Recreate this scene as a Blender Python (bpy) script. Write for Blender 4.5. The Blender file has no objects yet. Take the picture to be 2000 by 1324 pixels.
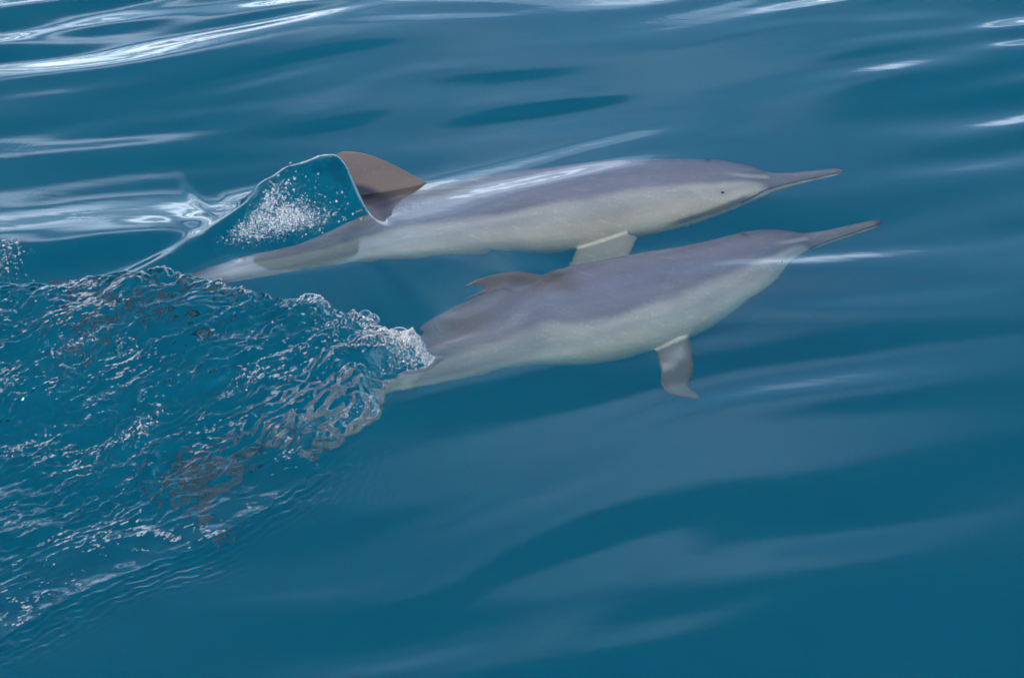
import bpy, math, random
import numpy as np
from mathutils import Vector

rng = np.random.default_rng(7)
random.seed(7)
scene = bpy.context.scene
col = scene.collection
R = math.radians

# ------------------------------------------------------------------ camera
cam_d = bpy.data.cameras.new('camera')
cam_d.sensor_width = 36.0
cam_d.lens = 18.0 / math.tan(R(12.0))
cam_d.clip_end = 2000.0
cam = bpy.data.objects.new('camera', cam_d)
cam.location = (0.0, 0.0, 2.8)
cam.rotation_euler = (R(90 - 28), 0.0, 0.0)
col.objects.link(cam)
scene.camera = cam

# ------------------------------------------------------------------ sky and sun
SUN_AZ, SUN_EL = R(-146.0), R(44.0)          # azimuth from +Y, clockwise
world = bpy.data.worlds.new('World')
scene.world = world
world.use_nodes = True
wn, wl = world.node_tree.nodes, world.node_tree.links
wn.clear()
w_out = wn.new('ShaderNodeOutputWorld')
w_bg = wn.new('ShaderNodeBackground')
w_bg.inputs['Strength'].default_value = 0.095
sky = wn.new('ShaderNodeTexSky')
sky.sky_type = 'NISHITA'
sky.sun_disc = False
sky.sun_elevation = SUN_EL
sky.sun_rotation = SUN_AZ
sky.altitude = 0.0
sky.air_density = 1.0
sky.dust_density = 0.05
sky.ozone_density = 3.5
# broken cloud layer over the whole sky
tc = wn.new('ShaderNodeTexCoord')
sep = wn.new('ShaderNodeSeparateXYZ')
wl.new(tc.outputs['Generated'], sep.inputs[0])
addz = wn.new('ShaderNodeMath'); addz.operation = 'MAXIMUM'; addz.inputs[1].default_value = 0.0
wl.new(sep.outputs['Z'], addz.inputs[0])
addz2 = wn.new('ShaderNodeMath'); addz2.operation = 'ADD'; addz2.inputs[1].default_value = 0.12
wl.new(addz.outputs[0], addz2.inputs[0])
dvx = wn.new('ShaderNodeMath'); dvx.operation = 'DIVIDE'
dvy = wn.new('ShaderNodeMath'); dvy.operation = 'DIVIDE'
wl.new(sep.outputs['X'], dvx.inputs[0]); wl.new(addz2.outputs[0], dvx.inputs[1])
wl.new(sep.outputs['Y'], dvy.inputs[0]); wl.new(addz2.outputs[0], dvy.inputs[1])
cmb = wn.new('ShaderNodeCombineXYZ')
wl.new(dvx.outputs[0], cmb.inputs[0]); wl.new(dvy.outputs[0], cmb.inputs[1])
cn = wn.new('ShaderNodeTexNoise')
cn.inputs['Scale'].default_value = 0.95
cn.inputs['Detail'].default_value = 1.0
cn.inputs['Roughness'].default_value = 0.55
cn.inputs['Distortion'].default_value = 0.4
wl.new(cmb.outputs[0], cn.inputs['Vector'])
cr = wn.new('ShaderNodeValToRGB')
cr.color_ramp.elements[0].position = 0.53
cr.color_ramp.interpolation = 'EASE'
cr.color_ramp.elements[0].color = (0, 0, 0, 1)
cr.color_ramp.elements[1].position = 1.0
cr.color_ramp.elements[1].color = (1, 1, 1, 1)
hzn = wn.new('ShaderNodeMath'); hzn.operation = 'MULTIPLY_ADD'; hzn.inputs[1].default_value = -0.38; hzn.inputs[2].default_value = 0.20
wl.new(addz.outputs[0], hzn.inputs[0])
cvr = wn.new('ShaderNodeMath'); cvr.operation = 'ADD'
wl.new(cn.outputs['Fac'], cvr.inputs[0]); wl.new(hzn.outputs[0], cvr.inputs[1])
wl.new(cvr.outputs[0], cr.inputs[0])
cm = wn.new('ShaderNodeMixRGB')
cm.inputs['Color2'].default_value = (26.0, 30.5, 37.0, 1)
wl.new(cr.outputs['Color'], cm.inputs['Fac'])
wl.new(sky.outputs[0], cm.inputs['Color1'])
wl.new(cm.outputs[0], w_bg.inputs['Color'])
wl.new(w_bg.outputs[0], w_out.inputs['Surface'])

world.cycles.sampling_method = 'NONE'
sun_d = bpy.data.lights.new('sun', 'SUN')
sun_d.energy = 2.4
sun_d.angle = R(5.0)
sun_d.color = (1.0, 0.90, 0.78)
sun = bpy.data.objects.new('sun', sun_d)
sv = Vector((math.sin(SUN_AZ) * math.cos(SUN_EL), math.cos(SUN_AZ) * math.cos(SUN_EL), math.sin(SUN_EL)))
sun.rotation_euler = sv.to_track_quat('Z', 'Y').to_euler()
sun.location = sv * 40
col.objects.link(sun)

vs = scene.view_settings
vs.view_transform = 'Standard'
vs.look = 'None'
vs.exposure = 0.95
vs.gamma = 1.0
vs.use_curve_mapping = False
scene.render.engine = 'CYCLES'
cy = scene.cycles
cy.use_denoising = True
try:
    cy.denoiser = 'OPENIMAGEDENOISE'
    cy.denoising_input_passes = 'RGB_ALBEDO_NORMAL'
except Exception:
    pass
cy.max_bounces = 9
cy.diffuse_bounces = 3
cy.glossy_bounces = 4
cy.transmission_bounces = 8
cy.volume_bounces = 3
cy.transparent_max_bounces = 12
cy.caustics_reflective = False
cy.caustics_refractive = True
cy.blur_glossy = 0.6
cy.sample_clamp_indirect = 30.0
cy.sample_clamp_direct = 0.0


# ------------------------------------------------------------------ helpers
def tag(o, label=None, cat=None, group=None, kind=None):
    if label: o['label'] = label
    if cat: o['category'] = cat
    if group: o['group'] = group
    if kind: o['kind'] = kind
    return o


def mesh_obj(name, verts, faces, mat, parent=None, smooth=True):
    me = bpy.data.meshes.new(name)
    me.from_pydata([tuple(v) for v in verts], [], faces)
    me.update()
    if smooth:
        me.polygons.foreach_set('use_smooth', np.ones(len(me.polygons), bool))
    if mat: me.materials.append(mat)
    o = bpy.data.objects.new(name, me)
    col.objects.link(o)
    if parent: o.parent = parent
    return o


def fast_mesh(name, co, loops, starts, totals, mat, smooth=True):
    me = bpy.data.meshes.new(name)
    me.vertices.add(len(co)); me.vertices.foreach_set('co', np.ascontiguousarray(co, np.float32).ravel())
    me.loops.add(len(loops)); me.loops.foreach_set('vertex_index', np.ascontiguousarray(loops, np.int32))
    me.polygons.add(len(starts))
    me.polygons.foreach_set('loop_start', np.ascontiguousarray(starts, np.int32))
    me.polygons.foreach_set('loop_total', np.ascontiguousarray(totals, np.int32))
    me.polygons.foreach_set('use_smooth', np.full(len(starts), smooth, bool))
    me.update(calc_edges=True)
    if mat: me.materials.append(mat)
    o = bpy.data.objects.new(name, me)
    col.objects.link(o)
    return o


PERM = np.random.default_rng(3).permutation(256).astype(np.int64)
GA = np.random.default_rng(5).uniform(0, 2 * np.pi, 256)
GX, GY = np.cos(GA), np.sin(GA)


def perlin(x, y, seed=0):
    xi = np.floor(x).astype(np.int64); yi = np.floor(y).astype(np.int64)
    xf = x - xi; yf = y - yi
    u = xf * xf * xf * (xf * (xf * 6 - 15) + 10); v = yf * yf * yf * (yf * (yf * 6 - 15) + 10)

    def g(ix, iy, dx, dy):
        h = PERM[(PERM[(ix + seed * 37) & 255] + iy + seed * 11) & 255]
        return GX[h] * dx + GY[h] * dy
    a = g(xi, yi, xf, yf); b = g(xi + 1, yi, xf - 1, yf)
    c = g(xi, yi + 1, xf, yf - 1); d = g(xi + 1, yi + 1, xf - 1, yf - 1)
    return ((a + u * (b - a)) + v * ((c + u * (d - c)) - (a + u * (b - a)))) * 1.4


def fbm(x, y, seed, octv=3, gain=0.5, lac=2.0):
    s = 0.0; a = 1.0
    for o in range(octv):
        s = s + a * perlin(x, y, seed + o); x = x * lac; y = y * lac; a *= gain
    return s


def poly_dist(px, py, pts):
    """distance to a polyline, signed side (+ left of travel), arclength of the foot point"""
    best = np.full(px.shape, 1e9); side = np.zeros(px.shape); arc = np.zeros(px.shape); acc = 0.0
    for (x0, y0), (x1, y1) in zip(pts[:-1], pts[1:]):
        dx, dy = x1 - x0, y1 - y0; L2 = dx * dx + dy * dy; L = math.sqrt(L2)
        t = np.clip(((px - x0) * dx + (py - y0) * dy) / L2, 0, 1)
        qx, qy = px - (x0 + t * dx), py - (y0 + t * dy)
        d = np.hypot(qx, qy); m = d < best
        best = np.where(m, d, best)
        side = np.where(m, np.sign(dx * qy - dy * qx), side)
        arc = np.where(m, acc + t * L, arc)
        acc += L
    return best, side, arc, acc


def inside(px, py, pts):
    r = np.zeros(px.shape, bool); n = len(pts)
    for i in range(n):
        x0, y0 = pts[i]; x1, y1 = pts[(i + 1) % n]
        if y0 == y1: continue
        c = ((y0 > py) != (y1 > py)) & (px < (x1 - x0) * (py - y0) / (y1 - y0) + x0)
        r ^= c
    return r


def sstep(a, b, x):
    t = np.clip((x - a) / (b - a), 0, 1)
    return t * t * (3 - 2 * t)


def catmull(P, n):
    """points resampled to n samples equally spaced along a Catmull-Rom curve"""
    P = np.asarray(P, float)
    Q = np.vstack([2 * P[0] - P[1], P, 2 * P[-1] - P[-2]])
    out = []
    for i in range(1, len(Q) - 2):
        t = np.linspace(0, 1, 40, endpoint=False)[:, None]
        a, b, c, d = Q[i - 1], Q[i], Q[i + 1], Q[i + 2]
        out.append(0.5 * (2 * b + (c - a) * t + (2 * a - 5 * b + 4 * c - d) * t ** 2 + (-a + 3 * b - 3 * c + d) * t ** 3))
    out = np.vstack(out + [P[-1:]])
    s = np.concatenate([[0], np.cumsum(np.linalg.norm(np.diff(out, axis=0), axis=1))])
    ss = np.linspace(0, s[-1], n)
    return np.stack([np.interp(ss, s, out[:, k]) for k in range(3)], 1), s[-1]


# ------------------------------------------------------------------ materials
def new_mat(name):
    m = bpy.data.materials.new(name); m.use_nodes = True
    m.node_tree.nodes.clear()
    return m, m.node_tree.nodes, m.node_tree.links


def water_material():
    m, n, l = new_mat('sea_water')
    out = n.new('ShaderNodeOutputMaterial')
    gl = n.new('ShaderNodeBsdfGlass')
    gl.inputs['IOR'].default_value = 1.333
    gl.inputs['Roughness'].default_value = 0.0
    l.new(gl.outputs[0], out.inputs['Surface'])
    # capillary ripples, patchy
    g = n.new('ShaderNodeNewGeometry')
    mp = n.new('ShaderNodeMapping'); mp.inputs['Rotation'].default_value = (0, 0, R(-62)); mp.inputs['Scale'].default_value = (1.0, 0.25, 1.0)
    l.new(g.outputs['Position'], mp.inputs['Vector'])
    cap = n.new('ShaderNodeTexNoise'); cap.inputs['Scale'].default_value = 95.0; cap.inputs['Detail'].default_value = 1.0; cap.inputs['Distortion'].default_value = 0.3
    l.new(mp.outputs[0], cap.inputs['Vector'])
    msk = n.new('ShaderNodeTexNoise'); msk.inputs['Scale'].default_value = 4.5; msk.inputs['Detail'].default_value = 2.0
    l.new(g.outputs['Position'], msk.inputs['Vector'])
    mr = n.new('ShaderNodeMapRange'); mr.inputs['From Min'].default_value = 0.52; mr.inputs['From Max'].default_value = 0.72
    l.new(msk.outputs['Fac'], mr.inputs['Value'])
    mu = n.new('ShaderNodeMath'); mu.operation = 'MULTIPLY'
    l.new(cap.outputs['Fac'], mu.inputs[0]); l.new(mr.outputs[0], mu.inputs[1])
    rip = n.new('ShaderNodeTexNoise'); rip.inputs['Scale'].default_value = 24.0; rip.inputs['Detail'].default_value = 1.0; rip.inputs['Distortion'].default_value = 0.5
    mp2 = n.new('ShaderNodeMapping'); mp2.inputs['Rotation'].default_value = (0, 0, R(-20)); mp2.inputs['Scale'].default_value = (0.32, 1.0, 1.0)
    l.new(g.outputs['Position'], mp2.inputs['Vector']); l.new(mp2.outputs[0], rip.inputs['Vector'])
    bp2 = n.new('ShaderNodeBump'); bp2.inputs['Distance'].default_value = 0.0003; bp2.inputs['Strength'].default_value = 1.0
    l.new(rip.outputs['Fac'], bp2.inputs['Height'])
    bp = n.new('ShaderNodeBump')
    l.new(bp2.outputs[0], bp.inputs['Normal']); bp.inputs['Distance'].default_value = 0.0005; bp.inputs['Strength'].default_value = 1.0
    l.new(mu.outputs[0], bp.inputs['Height']); l.new(bp.outputs[0], gl.inputs['Normal'])
    sc = n.new('ShaderNodeVolumeScatter')
    sc.inputs['Color'].default_value = (0.001, 0.55, 0.66, 1)
    sc.inputs['Density'].default_value = 0.14
    sc.inputs['Anisotropy'].default_value = 0.0
    ab = n.new('ShaderNodeVolumeAbsorption')
    ab.inputs['Color'].default_value = (0.25, 0.83, 0.91, 1)
    ab.inputs['Density'].default_value = 0.50
    ad = n.new('ShaderNodeAddShader')
    l.new(sc.outputs[0], ad.inputs[0]); l.new(ab.outputs[0], ad.inputs[1])
    l.new(ad.outputs[0], out.inputs['Volume'])
    return m


def skin_material():
    m, n, l = new_mat('dolphin_skin')
    out = n.new('ShaderNodeOutputMaterial')
    b = n.new('ShaderNodeBsdfPrincipled')
    at = n.new('ShaderNodeAttribute'); at.attribute_name = 'pigment'
    no = n.new('ShaderNodeTexNoise'); no.inputs['Scale'].default_value = 9.0; no.inputs['Detail'].default_value = 5.0
    rest = n.new('ShaderNodeAttribute'); rest.attribute_name = 'rest'
    mp = n.new('ShaderNodeMapping'); mp.inputs['Scale'].default_value = (0.6, 1.6, 1.6)
    l.new(rest.outputs['Vector'], mp.inputs[0]); l.new(mp.outputs[0], no.inputs['Vector'])
    mr = n.new('ShaderNodeMapRange'); mr.inputs['To Min'].default_value = 0.70; mr.inputs['To Max'].default_value = 1.25
    l.new(no.outputs['Fac'], mr.inputs['Value'])
    mx = n.new('ShaderNodeMixRGB'); mx.blend_type = 'MULTIPLY'; mx.inputs['Fac'].default_value = 1.0
    l.new(at.outputs['Color'], mx.inputs['Color1']); l.new(mr.outputs[0], mx.inputs['Color2'])
    l.new(mx.outputs[0], b.inputs['Base Color'])
    b.inputs['Roughness'].default_value = 0.2
    b.inputs['IOR'].default_value = 1.4
    l.new(b.outputs[0], out.inputs['Surface'])
    return m


def simple_mat(name, color, rough=0.5, **kw):
    m, n, l = new_mat(name)
    out = n.new('ShaderNodeOutputMaterial'); b = n.new('ShaderNodeBsdfPrincipled')
    no = n.new('ShaderNodeTexNoise'); no.inputs['Scale'].default_value = kw.get('scale', 30.0)
    mr = n.new('ShaderNodeMapRange'); mr.inputs['To Min'].default_value = 0.85; mr.inputs['To Max'].default_value = 1.1
    l.new(no.outputs['Fac'], mr.inputs['Value'])
    mx = n.new('ShaderNodeMixRGB'); mx.blend_type = 'MULTIPLY'; mx.inputs['Fac'].default_value = 1.0
    mx.inputs['Color1'].default_value = (*color, 1); l.new(mr.outputs[0], mx.inputs['Color2'])
    l.new(mx.outputs[0], b.inputs['Base Color'])
    b.inputs['Roughness'].default_value = rough
    l.new(b.outputs[0], out.inputs['Surface'])
    return m


M_WATER = water_material()
M_SKIN = skin_material()
M_EYE = simple_mat('dolphin_eye', (0.01, 0.01, 0.012), 0.1)
M_BED = simple_mat('seabed_silt', (0.01, 0.05, 0.07), 0.9, scale=0.5)

# ------------------------------------------------------------------ the sea surface
WAKE = [(-1.450,5.409), (-1.300,5.438), (-1.148,5.460), (-1.010,5.501), (-0.883,5.536), (-0.743,5.460), (-0.647,5.404), (-0.565,5.348), (-0.463,5.359), (-0.381,5.285), (-0.302,5.212), (-0.226,5.191), (-0.178,5.149), (-0.210,5.092), (-0.277,5.075), (-0.310,4.986), (-0.311,4.877), (-0.366,4.794), (-0.458,4.612), (-0.528,4.494), (-0.597,4.400), (-0.685,4.309), (-0.785,4.240), (-0.870,4.163), (-0.949,4.070), (-1.025,3.972), (-1.131,3.893), (-3.2, 3.6), (-3.4, 5.6)]
FIN_RIDGE = [(-0.432,6.052), (-0.560,5.973), (-0.665,5.892), (-0.733,5.860), (-0.80,5.795)]
TAIL_RIDGE = [(-0.643,5.957), (-0.722,5.904), (-0.818,5.774), (-0.912,5.657), (-1.005,5.559), (-1.077,5.509)]
CREST = [(-2.2, 5.70), (-1.464,5.734), (-1.330,5.740), (-1.211,5.759), (-1.095,5.802), (-0.920,5.828), (-0.772,5.853), (-0.668,5.924)]
LIP = [(0.130,5.668), (0.040,5.618), (0.016,5.577), (-0.020,5.481), (-0.058,5.404), (-0.128,5.326), (-0.216,5.285), (-0.304,5.266), (-0.379,5.250)]

def curve2(P, n):
    return [tuple(p[:2]) for p in catmull([(x, y, 0.0) for x, y in P], n)[0]]


FIN_RIDGE, TAIL_RIDGE, CREST, LIP = curve2(FIN_RIDGE, 24), curve2(TAIL_RIDGE, 24), curve2(CREST, 30), curve2(LIP, 30)
WAVES = []
wr = np.random.default_rng(21)
for k in range(16):                                          # slow swell-like ripples
    lam = float(np.exp(wr.uniform(math.log(0.5), math.log(2.2))))
    ang = R(114 + wr.normal(0, 16))
    WAVES.append((2 * math.pi / lam * math.cos(ang), 2 * math.pi / lam * math.sin(ang), 0.022 * lam / (2 * math.pi), wr.uniform(0, 6.28), lam))
for k in range(22):                                          # short crests of the open water
    lam = float(np.exp(wr.uniform(math.log(0.14), math.log(0.48))))
    ang = R(110 + wr.normal(0, 9))
    WAVES.append((2 * math.pi / lam * math.cos(ang), 2 * math.pi / lam * math.sin(ang), 0.023 * lam / (2 * math.pi), wr.uniform(0, 6.28), lam))


def soften(a, n):
    for _ in range(n):
        a = np.concatenate([a[:1], 0.25 * (a[:-2] + 2 * a[1:-1] + a[2:]), a[-1:]], 0)
        a = np.concatenate([a[:, :1], 0.25 * (a[:, :-2] + 2 * a[:, 1:-1] + a[:, 2:]), a[:, -1:]], 1)
    return a


def flow(X, Y):
    """coordinates along and across the churned water's flow"""
    ca, sa = math.cos(R(42)), math.sin(R(42))
    return X * ca + Y * sa + 0.03 * perlin(X * 9, Y * 9, 71), -X * sa + Y * ca + 0.03 * perlin(X * 9, Y * 9, 72)


def sea_height(x, y, fine=True):
    far = sstep(60, 12, np.hypot(x, y - 5.5))
    wx = x + 0.10 * perlin(x * 1.1, y * 1.1, 41); wy = y + 0.10 * perlin(x * 1.1, y * 1.1, 42)
    h = np.zeros(x.shape)
    gust = 0.75 + 0.75 * fbm(x * 0.7 + 3.1, y * 0.45, 12, 2)
    # the sheltered, boatward water is smoother than the open water beyond the animals
    calm = 0.52 + 0.54 * sstep(5.6, 7.0, y - 0.12 * x)
    for kx, ky, a, ph, lam in WAVES:
        w = np.clip(gust, 0.25, 1.7) * calm if lam < 0.49 else 1.0
        h = h + a * w * np.sin(kx * wx + ky * wy + ph)
    h *= far
    if not fine:
        return h
    base_h = h; h = np.zeros(x.shape)
    # wave thrown up by the first animal's tail stock
    d, s, arc, L = poly_dist(x, y, CREST)
    ds = d * s                                              # + = far side
    h += 0.038 * np.where(ds > 0, np.exp(-(ds / 0.28) ** 2), np.exp(-(ds / 0.10) ** 2)) * sstep(0, 0.5, arc) * sstep(L, L - 0.32, arc)
    d, s, arc, L = poly_dist(x, y, TAIL_RIDGE)
    h += 0.024 * np.exp(-(d / np.where(s > 0, 0.06, 0.045)) ** 2) * sstep(0, 0.06, arc) * sstep(L + 0.01, L - 0.25, arc)
    # sheet of water trailing off the first animal's dorsal fin
    d, s, arc, L = poly_dist(x, y, FIN_RIDGE)
    prof = np.interp(arc / L, [0, 0.04, 0.09, 0.30, 0.42, 0.53, 0.62, 0.70, 0.82, 1.0], [0.0, 0.12, 0.178, 0.178, 0.166, 0.145, 0.115, 0.07, 0.03, 0.0])
    g = np.exp(-(d / np.where(s < 0, 0.16, 0.10)) ** 2)
    h += prof * g * (1 + 0.05 * fbm(x * 38 + y * 20, y * 55, 47, 2) + 0.10 * fbm(x * 11, y * 11, 51, 2) * sstep(0.02, 0.12, arc))
    # back of the second animal lifts the skin of the water and it breaks off behind the fin
    d, s, arc, L = poly_dist(x, y, LIP)
    ds = -d * s
    ends = sstep(0.0, 0.16, arc) * sstep(L, L - 0.25, arc)
    h += ends * (0.022 * np.where(ds > 0, np.exp(-(ds / 0.24) ** 2), np.exp(-(ds / 0.05) ** 2)))
    if h.ndim == 2: h = soften(h, 14)
    h = h + base_h
    # churned wake
    near = (x < 0.3) & (y < 6.3) & (y > 3.2) & (x > -3.6)
    if near.any():
        X, Y = x[near], y[near]
        jag = 0.012 * fbm(X * 22, Y * 22, 60, 2)
        d, _, arc, L = poly_dist(X, Y, WAKE[:-2])
        sd = np.where(inside(X, Y, WAKE), d, -d) + jag
        m = sstep(-0.005, np.where(arc > 2.0, 0.30, 0.05), sd)
        fx, fy = flow(X, Y)
        t1 = fbm(fx * 5.5, fy * 12, 80, 2)
        t2 = 1 - 2 * np.abs(fbm(fx * 14, fy * 36, 84, 2))
        t3 = 1 - 2 * np.abs(fbm(fx * 30, fy * 74, 88, 2))
        lively = 0.42 + 0.58 * sstep(-0.15, 0.55, 0.22 + fbm(X * 3.0, Y * 3.0, 93, 2))
        lively = np.maximum(lively, sstep(0.55, 0.15, np.hypot(X + 0.25, Y - 5.1)))
        lively = lively * (0.5 + 0.5 * sstep(4.25, 4.8, Y))
        mound = 0.08 * sstep(-0.01, 0.06, sd) * sstep(4.5, 5.25, Y + 0.25 * (X + 0.6))
        hw = mound + m * lively * (0.022 * t1 + 0.0095 * t2 + 0.0040 * t3)
        # capillary ripples running ahead of the wake's near edge
        lower = sstep(1.75, 2.2, arc)
        dn = -sd
        cap = lower * sstep(-0.02, 0.01, dn) * np.exp(-np.clip(dn, 0, 9) / 0.07) * 0.0018 * np.sin(2 * math.pi * np.clip(dn, 0, 9) / 0.021 + 1.5 * perlin(X * 3, Y * 3, 99))
        roll = lower * 0.005 * np.exp(-((dn - 0.0) / 0.035) ** 2)
        hh = h[near]
        h[near] = hh * (1 - 0.4 * m) + hw + cap + roll
    return h


def graded(pieces, lo, hi):
    """1-D knots: list of (start, end, step) fine pieces, then growing steps out to lo and hi"""
    c = []
    for a, b, st in pieces:
        c.append(np.arange(a, b - 1e-9, st))
    c = list(np.concatenate(c)) + [pieces[-1][1]]
    st = pieces[-1][2]
    while c[-1] < hi:
        st *= 1.12; c.append(c[-1] + st)
    st = pieces[0][2]; left = [c[0]]
    while left[-1] > lo:
        st *= 1.12; left.append(left[-1] - st)
    return np.array(left[:0:-1] + c)


def build_water():
    gx = graded([(-1.75, 0.15, 0.0042), (0.15, 1.9, 0.009)], -120, 120)
    gy = graded([(3.75, 6.35, 0.0052), (6.35, 8.2, 0.011)], -60, 260)
    X, Y = np.meshgrid(gx, gy)
    Z = sea_height(X, Y)
    ny, nx = X.shape
    co = np.stack([X.ravel(), Y.ravel(), Z.ravel()], 1)
    i = np.arange(ny * nx).reshape(ny, nx)
    q = np.stack([i[:-1, :-1], i[:-1, 1:], i[1:, 1:], i[1:, :-1]], -1).reshape(-1, 4)
    ring = np.concatenate([i[0, :], i[1:, -1], i[-1, -2::-1], i[-2:0:-1, 0]])
    n0 = len(co); nr = len(ring)
    low = co[ring].copy(); low[:, 2] = -9.0
    co = np.vstack([co, low, [[0, 60, -9.0]]])
    b = n0 + np.arange(nr); b2 = np.roll(b, -1); r2 = np.roll(ring, -1)
    sides = np.stack([ring, b, b2, r2], 1)
    fan = np.stack([b, np.full(nr, n0 + nr), b2], 1)
    loops = np.concatenate([q.ravel(), sides.ravel(), fan.ravel()])
    tot = np.concatenate([np.full(len(q) + len(sides), 4), np.full(len(fan), 3)])
    st = np.concatenate([[0], np.cumsum(tot)[:-1]])
    o = fast_mesh('sea_water', co, loops, st, tot, M_WATER)
    return tag(o, 'clear teal sea water with soft ripples and a churned wake', 'water', kind='structure')


build_water()
bed = mesh_obj('seabed', [(-118, -58, -8.8), (118, -58, -8.8), (118, 258, -8.8), (-118, 258, -8.8)], [(0, 1, 2, 3)], M_BED)
tag(bed, 'dark sea floor far below the water', 'seabed', kind='structure')


# ------------------------------------------------------------------ dolphins
BODY = np.array([  # distance from beak tip, half width, back height, belly height
    (0.000, 0.004, -0.006, -0.016), (0.008, 0.011, 0.002, -0.025), (0.04, 0.016, 0.008, -0.034), (0.10, 0.020, 0.013, -0.041), (0.17, 0.027, 0.021, -0.051),
    (0.215, 0.036, 0.034, -0.059), (0.25, 0.054, 0.068, -0.068), (0.30, 0.080, 0.105, -0.082), (0.37, 0.106, 0.134, -0.103), (0.46, 0.129, 0.155, -0.130),
    (0.60, 0.157, 0.177, -0.166), (0.80, 0.181, 0.199, -0.192), (1.00, 0.184, 0.208, -0.196), (1.20, 0.168, 0.196, -0.178),
    (1.40, 0.131, 0.163, -0.143), (1.60, 0.086, 0.118, -0.104), (1.78, 0.047, 0.080, -0.070), (1.92, 0.028, 0.050, -0.046), (2.04, 0.022, 0.026, -0.026), (2.10, 0.012, 0.010, -0.010)])


def smooth_interp(x, xp, fp):
    """monotone cubic interpolation"""
    xp = np.asarray(xp); fp = np.asarray(fp)
    dlt = np.diff(fp) / np.diff(xp)
    mm = np.zeros(len(xp)); mm[0] = dlt[0]; mm[-1] = dlt[-1]
    for i in range(1, len(xp) - 1):
        mm[i] = 0 if dlt[i - 1] * dlt[i] <= 0 else 2 * dlt[i - 1] * dlt[i] / (dlt[i - 1] + dlt[i])
    i = np.clip(np.searchsorted(xp, x) - 1, 0, len(xp) - 2)
    hh = xp[i + 1] - xp[i]; t = (x - xp[i]) / hh
    return ((2 * t ** 3 - 3 * t ** 2 + 1) * fp[i] + (t ** 3 - 2 * t ** 2 + t) * hh * mm[i] + (-2 * t ** 3 + 3 * t ** 2) * fp[i + 1] + (t ** 3 - t ** 2) * hh * mm[i + 1])


def loft(rings, verts, faces):
    n = len(rings[0]); base = len(verts)
    for r in rings: verts.extend([tuple(p) for p in r])
    for k in range(len(rings) - 1):
        for j in range(n):
            a = base + k * n + j; b = base + k * n + (j + 1) % n
            faces.append((a, b, b + n, a + n))
    faces.append(tuple(base + j for j in reversed(range(n))))
    faces.append(tuple(base + (len(rings) - 1) * n + j for j in range(n)))


def foil(lead, trail, thick, normal, n=14):
    """closed aerofoil section between a leading and a trailing point"""
    lead, trail, normal = map(np.asarray, (lead, trail, normal))
    t = np.linspace(0, 1, n)
    yt = 2.6 * (0.2969 * np.sqrt(t) - 0.1260 * t - 0.3516 * t ** 2 + 0.2843 * t ** 3 - 0.1015 * t ** 4) + 0.10 * (1 - (2 * t - 1) ** 2)
    up = lead + np.outer(t, trail - lead) + np.outer(yt * thick + 0.0032, normal)
    dn = lead + np.outer(t, trail - lead) - np.outer(yt * thick + 0.0032, normal)
    return np.vstack([up, dn[-2:0:-1]])


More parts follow.
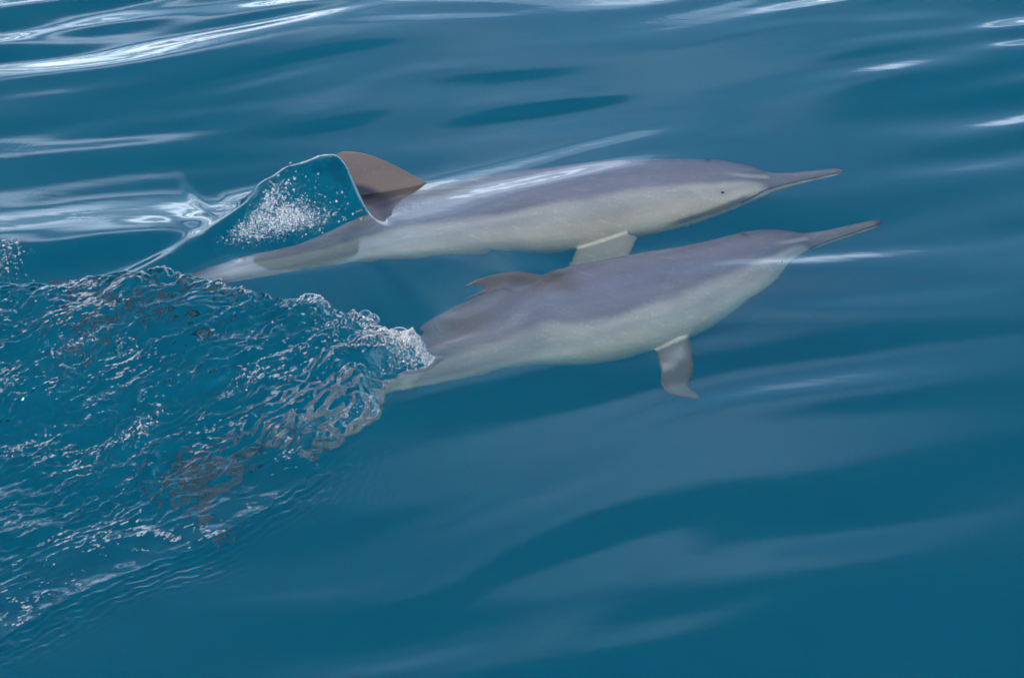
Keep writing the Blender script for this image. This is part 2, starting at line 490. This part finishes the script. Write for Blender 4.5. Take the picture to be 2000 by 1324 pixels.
def make_dolphin(name, label, spine, roll, flippers, fluke_cup, fin_h=0.20, flip_col=(0.25, 0.24, 0.225), remap=((0, 0), (2.10, 2.10))):
    LB = remap[-1][1]; fin_dx = 0.0
    verts, faces = [], []
    xs = np.concatenate([np.linspace(0, 0.3, 40), np.linspace(0.31, 2.10, 110)])
    hw = smooth_interp(xs, BODY[:, 0], BODY[:, 1]); zt = smooth_interp(xs, BODY[:, 0], BODY[:, 2]); zb = smooth_interp(xs, BODY[:, 0], BODY[:, 3])
    th = np.linspace(0, 2 * np.pi, 40, endpoint=False)
    rings = []
    for x, w, t, b in zip(xs, hw, zt, zb):
        c, hgt = (t + b) / 2, (t - b) / 2
        rings.append(np.stack([np.full(40, x), w * np.cos(th), c + hgt * np.sin(th)], 1))
    loft(rings, verts, faces)
    # dorsal fin (falcate)
    zs = np.linspace(-0.05, 1.0, 22); rings = []
    for q in zs:
        qq = max(q, 0)
        le = smooth_interp(np.array([qq]), [0, 0.12, 0.3, 0.6, 0.85, 0.95, 1.0], [0.96, 1.09, 1.17, 1.245, 1.315, 1.360, 1.395])[0] + fin_dx
        te = smooth_interp(np.array([qq]), [0, 0.12, 0.5, 0.8, 1.0], [1.48, 1.43, 1.405, 1.425, 1.455])[0] + fin_dx
        te = max(te, le + 0.012)
        z = 0.185 + fin_h * q
        rings.append(foil((le, 0, z), (te, 0, z - 0.012 * qq), 0.030 * (1 - 0.72 * qq) + 0.02 * (1 - qq) ** 6, (0, 1, 0)))
    loft(rings, verts, faces)
    # flippers: path of section centres (rest space) given per side
    for side, path, twist, chord in flippers:
        P, L = catmull([(p[0], p[1] * side, p[2]) for p in path], 22)
        rings = []
        for i, p in enumerate(P):
            q = i / 21.0
            tan = P[min(i + 1, 21)] - P[max(i - 1, 0)]; tan /= np.linalg.norm(tan)
            ch = np.array([1.0, 0, 0]) ; ch = ch - tan * ch.dot(tan); ch /= np.linalg.norm(ch)
            nr = np.cross(tan, ch)
            a = R(twist) * side
            ch, nr = ch * math.cos(a) + nr * math.sin(a), nr * math.cos(a) - ch * math.sin(a)
            wdt = chord * (1 - 0.30 * q - 0.62 * q ** 3) * (1 + 0.08 * math.sin(math.pi * q))
            wdt = max(wdt, 0.014)
            rings.append(foil(p - ch * wdt * 0.45, p + ch * wdt * 0.55, 0.024 * (1 - 0.7 * q) + 0.008 * (1 - q) ** 4, nr))
        loft(rings, verts, faces)
    # flukes
    for side in (-1, 1):
        rings = []
        for q in np.linspace(-0.06, 1, 20):
            qq = max(q, 0)
            y = side * 0.25 * q
            le = 1.965 + 0.17 * qq ** 1.05 + 0.03 * qq ** 3
            te = 2.115 - 0.012 * (1 - qq) ** 3 + 0.025 * math.sin(math.pi * qq ** 0.8) + 0.065 * qq ** 2.0
            te = max(te, le + 0.010)
            z = fluke_cup * qq ** 1.5
            rings.append(foil((le, y, z), (te, y, z), 0.020 * (1 - 0.75 * qq), (0, 0, 1)))
        loft(rings, verts, faces)
    tmp = mesh_obj('tmp_' + name, verts, faces, None)
    md = tmp.modifiers.new('r', 'REMESH'); md.mode = 'VOXEL'; md.voxel_size = 0.0052; md.use_smooth_shade = True
    ms = tmp.modifiers.new('s', 'SMOOTH'); ms.factor = 0.5; ms.iterations = 5
    dg = bpy.context.evaluated_depsgraph_get()
    me = bpy.data.meshes.new_from_object(tmp.evaluated_get(dg))
    old = tmp.data
    bpy.data.objects.remove(tmp); bpy.data.meshes.remove(old)
    nv = len(me.vertices)
    rest = np.zeros(nv * 3, np.float32); me.vertices.foreach_get('co', rest); rest = rest.reshape(-1, 3).astype(float)
    x, y, z = rest.T
    # --- pigment of a long-beaked common dolphin
    cape = np.array((0.19, 0.185, 0.235)); flank = np.array((0.51, 0.475, 0.44)); cream = np.array((0.82, 0.70, 0.57)); dark = np.array((0.060, 0.060, 0.075)); finc = np.array((0.130, 0.108, 0.100))
    nz = fbm(x * 3.2, z * 6 + y * 4, 130, 3) * 0.06
    zt = smooth_interp(np.clip(x, 0, 2.1), BODY[:, 0], BODY[:, 2]); zb = smooth_interp(np.clip(x, 0, 2.1), BODY[:, 0], BODY[:, 3])
    hrel = (z - zb) / (zt - zb) + nz                       # 0 belly .. 1 back
    cape_line = smooth_interp(np.clip(x, 0, 2.1), [0, 0.22, 0.34, 0.5, 0.8, 1.1, 1.35, 1.7, 2.1], [0.45, 0.52, 0.62, 0.69, 0.68, 0.58, 0.62, 0.68, 0.6])
    belly_line = smooth_interp(np.clip(x, 0, 2.1), [0, 0.2, 0.3, 0.5, 0.8, 1.1, 1.4, 1.7, 2.1], [0.36, 0.36, 0.38, 0.40, 0.40, 0.36, 0.30, 0.22, 0.0])
    k = sstep(-0.09, 0.05, hrel - cape_line)[:, None]
    c = flank * (1 - k) + cape * k
    # rear flank is greyer than the chest patch
    g = (sstep(1.05, 1.75, x) * 0.55)[:, None]; c = c * (1 - g) + np.array((0.17, 0.18, 0.205)) * g
    kb = sstep(0.10, -0.12, hrel - belly_line)[:, None]
    c = c * (1 - kb) + cream * kb
    # beak: dark upper jaw and lips, pale lower jaw
    mouth = -0.014 - 0.085 * np.clip(x - 0.02, 0, 1) - 0.5 * np.clip(x - 0.24, 0, 0.12) ** 1.3
    beak = sstep(0.275, 0.235, x)
    up = sstep(-0.004, 0.004, z - mouth)
    c = c * (1 - (beak * up)[:, None]) + np.array((0.19, 0.185, 0.21)) * (beak * up)[:, None]
    lowc = beak * (1 - up); c = c * (1 - lowc[:, None]) + np.array((0.50, 0.48, 0.42)) * lowc[:, None]
    ml = sstep(0.006, 0.002, np.abs(z - mouth)) * sstep(0.345, 0.33, x) * (np.abs(y) > 0.004)
    c = c * (1 - ml[:, None]) + dark * ml[:, None]
    tip = sstep(0.035, 0.01, x)[:, None]; c = c * (1 - 0.7 * tip) + dark * 0.7 * tip
    # pale bridle over the melon, stripe from jaw to flipper, eye patch
    br = sstep(0.012, 0.004, np.abs(z - (0.028 + 0.5 * (x - 0.235)))) * sstep(0.22, 0.235, x) * sstep(0.36, 0.28, x)
    c = c * (1 - 0.7 * br[:, None]) + np.array((0.45, 0.44, 0.40)) * 0.7 * br[:, None]
    stripe = sstep(0.022, 0.006, np.abs(z - (-0.045 - 0.21 * (x - 0.30)))) * sstep(0.28, 0.33, x) * sstep(0.60, 0.52, x)
    c = c * (1 - 0.75 * stripe[:, None]) + np.array((0.15, 0.15, 0.165)) * 0.75 * stripe[:, None]
    eye = np.exp(-(((x - 0.375) / 0.03) ** 2 + ((z + 0.005) / 0.018) ** 2))
    c = c * (1 - 0.2 * eye[:, None]) + dark * 0.2 * eye[:, None]
    hole = np.exp(-(((x - 0.375) / 0.008) ** 2 + (y / 0.022) ** 2)) * (z > 0.08)
    c = c * (1 - 0.8 * hole[:, None]) + dark * 0.8 * hole[:, None]
    # fins
    fin = sstep(-0.045, 0.03, z - zt + nz) * sstep(0.98, 1.16, x) * sstep(1.62, 1.46, x)
    c = c * (1 - fin[:, None]) + finc * fin[:, None]
    hwv = smooth_interp(np.clip(x, 0, 2.1), BODY[:, 0], BODY[:, 1])
    cz = (zt + zb) / 2
    out = np.hypot(y / np.maximum(hwv, 1e-3), (z - cz) / np.maximum((zt - zb) / 2, 1e-3))
    flp = sstep(0.98, 1.10, out) * sstep(0.52, 0.58, x) * sstep(1.15, 1.05, x) * (z < 0)
    c = c * (1 - flp[:, None]) + np.array(flip_col) * flp[:, None]
    flk = sstep(1.88, 1.98, x)
    c = c * (1 - flk[:, None]) + np.array((0.075, 0.078, 0.095)) * flk[:, None]
    # fine scratches
    scr = sstep(0.93, 1.0, 1 - np.abs(fbm(x * 5 + z * 9, z * 40 - x * 22, 150, 2)) * 1.2) * 0.22
    c = np.clip(c * (1 + scr[:, None]), 0, 1)
    # --- bend onto the swimming curve
    RX, RY = np.array(remap, float).T
    x = np.where((x > 0) & (x < 2.10), smooth_interp(np.clip(x, 0, 2.10), RX, RY), np.where(x <= 0, x, LB + x - 2.10))
    N = 400
    C, L = catmull(spine, N)
    T = np.gradient(C, axis=0); T /= np.linalg.norm(T, axis=1)[:, None]
    f = np.clip(x / LB, 0, 1) * (N - 1); i0 = np.clip(f.astype(int), 0, N - 2); fr = (f - i0)[:, None]
    Cc = C[i0] * (1 - fr) + C[i0 + 1] * fr
    Tt = T[i0] * (1 - fr) + T[i0 + 1] * fr; Tt /= np.linalg.norm(Tt, axis=1)[:, None]
    Cc = Cc + Tt * (np.clip(x, None, 0) + np.clip(x - LB, 0, None))[:, None]
    up = np.array([0, 0, 1.0]) - Tt * Tt[:, 2:3]; up /= np.linalg.norm(up, axis=1)[:, None]
    sd = np.cross(Tt, up)                                    # heading is -T, so this is the animal's ... side
    sgn = np.where(sd[:, 1:2] < 0, 1.0, -1.0); sd = sd * sgn   # boatward
    ro = np.interp(x / LB, [p[0] for p in roll], [R(p[1]) for p in roll])[:, None]
    U = up * np.cos(ro) - sd * np.sin(ro); S = sd * np.cos(ro) + up * np.sin(ro)
    wpos = Cc + y[:, None] * S + z[:, None] * U
    org = C[N // 2].copy(); org[2] = wpos[:, 2].min()
    me.vertices.foreach_set('co', (wpos - org).astype(np.float32).ravel())
    ca = me.color_attributes.new('pigment', 'FLOAT_COLOR', 'POINT')
    ca.data.foreach_set('color', np.hstack([c, np.ones((nv, 1))]).astype(np.float32).ravel())
    ra = me.attributes.new('rest', 'FLOAT_VECTOR', 'POINT')
    ra.data.foreach_set('vector', rest.astype(np.float32).ravel())
    me.materials.clear(); me.materials.append(M_SKIN)
    me.polygons.foreach_set('use_smooth', np.ones(len(me.polygons), bool))
    me.update(); me.name = name + '_body'
    o = bpy.data.objects.new(name, None); col.objects.link(o); o.location = org; o.empty_display_size = 0.2
    bd = bpy.data.objects.new('body', me); col.objects.link(bd); bd.parent = o
    tag(o, label, 'dolphin', 'dolphins swimming side by side')
    # eyes
    for sgn_ in (1, -1):
        j = np.argmin((x - 0.375) ** 2 + (z + 0.005) ** 2 + (y - sgn_ * 0.107) ** 2)
        ev, ef = ico(0.0048, 2)
        e = mesh_obj('eye', ev + (wpos[j] - org), ef, M_EYE, o)
    return o


def ico(r, sub):
    import bmesh
    bm = bmesh.new(); bmesh.ops.create_icosphere(bm, subdivisions=sub, radius=r)
    v = np.array([p.co[:] for p in bm.verts]); f = [tuple(w.index for w in q.verts) for q in bm.faces]
    bm.free()
    return v, f


SPINE_A = [(0.961, 6.423, -0.12), (0.727, 6.379, -0.17), (0.488, 6.346, -0.215), (0.22, 6.294, -0.235), (-0.073, 6.192, -0.235), (-0.345, 6.095, -0.25), (-0.57, 5.985, -0.29), (-0.817, 5.885, -0.33), (-1.17, 5.79, -0.38)]
SPINE_B = [(1.035, 6.137, -0.16), (0.773, 6.02, -0.21), (0.557, 5.858, -0.255), (0.315, 5.715, -0.27), (0.081, 5.595, -0.265), (-0.053, 5.510, -0.27), (-0.159, 5.45, -0.30), (-0.276, 5.41, -0.34), (-0.418, 5.372, -0.4), (-0.644, 5.243, -0.5), (-0.824, 5.107, -0.58)]
FLIP_CAM = [(0.74, 0.11, -0.11), (0.82, 0.18, -0.21), (0.93, 0.25, -0.32), (1.10, 0.32, -0.43)]
FLIP_FAR = [(0.68, 0.11, -0.11), (0.73, 0.20, -0.16), (0.81, 0.29, -0.22), (0.91, 0.36, -0.27)]
make_dolphin('dolphin', 'grey dolphin whose brown dorsal fin breaks the surface beside a glassy water hump', SPINE_A, [(0, 28), (0.5, 32), (1, 12)], [(1, FLIP_CAM, 20, 0.19), (-1, FLIP_FAR, 20, 0.16)], -0.02, remap=((0, 0), (0.45, 0.45), (0.9, 0.9), (1.33, 1.33), (1.6, 1.51), (1.88, 1.80), (2.10, 2.24)))
FLIP_CAM_B = [(0.83, 0.11, -0.11), (0.88, 0.17, -0.20), (0.92, 0.20, -0.29), (0.89, 0.27, -0.38)]
make_dolphin('dolphin', 'grey dolphin swimming just ahead of the foaming wake, fully submerged', SPINE_B, [(0, 22), (0.5, 26), (1, 10)], [(1, FLIP_CAM_B, 20, 0.12), (-1, FLIP_FAR, 20, 0.14)], -0.02, fin_h=0.065, flip_col=(0.135, 0.13, 0.13), remap=((0, 0), (0.3, 0.29), (0.6, 0.56), (1.05, 0.88), (1.42, 1.12), (1.75, 1.46), (2.10, 1.98)))


# ------------------------------------------------------------------ bubbles and foam
def froth_material():
    m, n, l = new_mat('froth')
    out = n.new('ShaderNodeOutputMaterial'); b = n.new('ShaderNodeBsdfPrincipled')
    b.inputs['Base Color'].default_value = (0.80, 0.82, 0.83, 1); b.inputs['Roughness'].default_value = 0.12; b.inputs['IOR'].default_value = 1.33
    t = n.new('ShaderNodeBsdfTransparent'); mx = n.new('ShaderNodeMixShader')
    no = n.new('ShaderNodeTexNoise'); no.inputs['Scale'].default_value = 60.0
    mr = n.new('ShaderNodeMapRange'); mr.inputs['From Min'].default_value = 0.3; mr.inputs['From Max'].default_value = 0.7
    mr.inputs['To Min'].default_value = 0.08; mr.inputs['To Max'].default_value = 0.34
    l.new(no.outputs['Fac'], mr.inputs['Value']); l.new(mr.outputs[0], mx.inputs['Fac'])
    l.new(t.outputs[0], mx.inputs[1]); l.new(b.outputs[0], mx.inputs[2]); l.new(mx.outputs[0], out.inputs['Surface'])
    return m


def film_material():
    m, n, l = new_mat('bubble_film')
    out = n.new('ShaderNodeOutputMaterial')
    t = n.new('ShaderNodeBsdfTransparent'); g = n.new('ShaderNodeBsdfGlossy'); g.inputs['Roughness'].default_value = 0.02
    lw = n.new('ShaderNodeLayerWeight'); lw.inputs['Blend'].default_value = 0.5
    no = n.new('ShaderNodeTexNoise'); no.inputs['Scale'].default_value = 40.0
    pw = n.new('ShaderNodeMath'); pw.operation = 'POWER'; pw.inputs[1].default_value = 2.6
    ad = n.new('ShaderNodeMath'); ad.operation = 'MULTIPLY_ADD'; ad.inputs[1].default_value = 0.95; ad.inputs[2].default_value = 0.05
    l.new(lw.outputs['Facing'], pw.inputs[0]); l.new(pw.outputs[0], ad.inputs[0])
    mx = n.new('ShaderNodeMixShader'); l.new(ad.outputs[0], mx.inputs['Fac'])
    l.new(t.outputs[0], mx.inputs[1]); l.new(g.outputs[0], mx.inputs[2]); l.new(mx.outputs[0], out.inputs['Surface'])
    return m


M_FROTH = froth_material()
M_FILM = film_material()


def hz(x, y):
    return sea_height(np.atleast_1d(np.asarray(x, float)), np.atleast_1d(np.asarray(y, float)))


def bubble(x, y, r, label, group=None):
    n, k = 40, 14
    v, f = [], []
    for i in range(k):
        a = math.pi * 0.5 * i / k * 1.0 - 0.15 * (1 - i / k)
        rr, zz = r * math.cos(a), r * 0.92 * math.sin(a)
        for j in range(n):
            t = 2 * math.pi * j / n
            v.append((rr * math.cos(t), rr * math.sin(t), zz))
    v.append((0, 0, r * 0.92))
    for i in range(k - 1):
        for j in range(n):
            a, b = i * n + j, i * n + (j + 1) % n
            f.append((a, b, b + n, a + n))
    for j in range(n): f.append(((k - 1) * n + j, (k - 1) * n + (j + 1) % n, k * n))
    o = bpy.data.objects.new('bubble', None); col.objects.link(o); o.empty_display_size = 0.02
    mesh_obj('dome', v, f, M_FILM, o)
    # wet foot where the film meets the sea
    ring = []; rf = []
    m = 8
    for j in range(n):
        t = 2 * math.pi * j / n
        for q in range(m):
            p = 2 * math.pi * q / m
            rr = r * 1.0 + r * 0.07 * math.cos(p)
            ring.append((rr * math.cos(t), rr * math.sin(t), r * 0.06 * math.sin(p)))
    for j in range(n):
        for q in range(m):
            rf.append((j * m + q, ((j + 1) % n) * m + q, ((j + 1) % n) * m + (q + 1) % m, j * m + (q + 1) % m))
    mesh_obj('film_rim', ring, rf, M_FILM, o)
    o.location = (x, y, float(hz(x, y)[0]))
    return tag(o, label, 'bubble', group)


bubble(-0.275, 5.172, 0.032, 'largest clear dome bubble sitting on the pointed front of the foam')
bubble(-0.782, 5.495, 0.019, 'clear dome bubble alone on the dark far crest of the wake')
for bx_, by_, br_, bl_ in ((-0.384, 5.196, 0.013, 'small clear bubble touching the outer end of the bubble row'), (-0.357, 5.199, 0.018, 'mid-sized clear bubble in the row next to the largest bubble'),
                           (-0.338, 5.178, 0.017, 'clear bubble of the row lying closest to the largest bubble'), (-0.365, 5.124, 0.012, 'small clear bubble in smooth water below the bubble row'),
                           (-0.345, 5.235, 0.013, 'small clear bubble on the froth line above the bubble row')):
    bubble(bx_, by_, br_, bl_, 'small bubbles in the wake')
for bx_, by_, br_ in ((-0.44, 5.15, 0.011), (-0.47, 5.26, 0.012), (-0.41, 5.06, 0.010)):
    bubble(bx_, by_, br_, 'tiny lone clear bubble amid the chop behind the bubble row', 'small bubbles in the wake')


def foam(name, label, P, rad, long=1.0):
    iv, jf = ico(1.0, 1)
    jf = np.array(jf)
    nb = len(P)
    lo = iv[None] * (rad[:, None, None] * np.random.default_rng(5).uniform(0.75, 1.25, (nb, 1, 3)))
    ln = np.broadcast_to(np.asarray(long, float), (nb,))[:, None]
    ca, sa = math.cos(R(42)), math.sin(R(42))
    lx, ly = lo[:, :, 0] * ln, lo[:, :, 1]
    lo = np.stack([lx * ca - ly * sa, lx * sa + ly * ca, lo[:, :, 2]], -1)
    co = (lo + P[:, None, :]).reshape(-1, 3)
    fc = (jf[None] + (np.arange(nb) * len(iv))[:, None, None]).reshape(-1, 3)
    o = fast_mesh(name, co, fc.ravel(), np.arange(len(fc)) * 3, np.full(len(fc), 3), M_FROTH)
    return tag(o, label, 'foam', kind='stuff')


fr = np.random.default_rng(77)


def cluster(cx, cy, sx, sy, ang, n):
    a = fr.normal(0, 1, (n, 2)) * (sx, sy)
    c, s_ = math.cos(R(ang)), math.sin(R(ang))
    return np.stack([cx + a[:, 0] * c - a[:, 1] * s_, cy + a[:, 0] * s_ + a[:, 1] * c], 1)


# froth at the head of the wake and in streaks behind it
pts = [cluster(-0.265, 5.13, 0.045, 0.02, -15, 2200), cluster(-0.225, 5.125, 0.03, 0.015, -10, 900), cluster(-0.36, 5.27, 0.07, 0.012, -38, 1300), cluster(-0.47, 5.33, 0.03, 0.02, 0, 700), cluster(-0.35, 5.13, 0.07, 0.05, -20, 900)]
for k in range(16):
    cx, cy = fr.uniform(-1.35, -0.3), fr.uniform(4.15, 5.4)
    pts.append(cluster(cx, cy, fr.uniform(0.02, 0.06), fr.uniform(0.008, 0.022), 42 + fr.normal(0, 10), int(fr.uniform(30, 150))))
P2 = np.vstack(pts)
keep = inside(P2[:, 0], P2[:, 1], WAKE)
P2 = P2[keep]
rad = np.clip(np.exp(fr.normal(math.log(0.0013), 0.45, len(P2))), 0.0007, 0.0032)
lng = np.ones(len(P2))
# flecks of froth caught along the little crests
C2 = np.stack([fr.uniform(-1.75, -0.2, 260000), fr.uniform(3.85, 5.5, 260000)], 1)
C2 = C2[inside(C2[:, 0], C2[:, 1], WAKE)]
fx, fy = flow(C2[:, 0], C2[:, 1])
crest = 1 - 2 * np.abs(fbm(fx * 14, fy * 36, 84, 2)) + 0.5 * (1 - 2 * np.abs(fbm(fx * 30, fy * 74, 88, 2)))
patch = fbm(C2[:, 0] * 4.5, C2[:, 1] * 4.5, 171, 3) + 0.5 * fbm(fx * 6, fy * 22, 175, 2)
C2 = C2[(crest + 0.8 * patch + fr.uniform(-0.3, 0.3, len(C2))) > 1.55][:8000]
r2 = np.clip(np.exp(fr.normal(math.log(0.0009), 0.40, len(C2))), 0.0005, 0.0022)
P2 = np.vstack([P2, C2]); rad = np.concatenate([rad, r2])
lng = np.concatenate([lng, fr.uniform(1.5, 4.5, len(C2))])
foam('wake_foam', 'white froth of fine bubbles strewn over the churned wake', np.column_stack([P2, hz(P2[:, 0], P2[:, 1]) + rad * 0.25]), rad, lng)
# froth where the sheet off the dorsal fin falls back
P2 = np.vstack([cluster(-0.60, 5.825, 0.05, 0.016, 25, 3600), cluster(-0.67, 5.835, 0.05, 0.014, 40, 1800), cluster(-0.54, 5.86, 0.06, 0.03, 30, 300)])
rad = np.clip(np.exp(fr.normal(math.log(0.0009), 0.60, len(P2))), 0.0005, 0.0042)
foam('fin_foam', 'white froth where the water sheet behind the fin falls back', np.column_stack([P2, hz(P2[:, 0], P2[:, 1]) + rad * 0.3 + fr.uniform(0, 0.02, len(P2)) ]), rad)
# foam at the tail of the same animal
P2 = np.vstack([cluster(-1.40, 5.66, 0.05, 0.05, 25, 2200)])
rad = np.clip(np.exp(fr.normal(math.log(0.0011), 0.60, len(P2))), 0.0006, 0.0042)
foam('tail_foam', 'patch of froth breaking over the tail behind the finned dolphin', np.column_stack([P2, hz(P2[:, 0], P2[:, 1]) + rad * 0.3 + fr.uniform(0, 0.02, len(P2))]), rad)
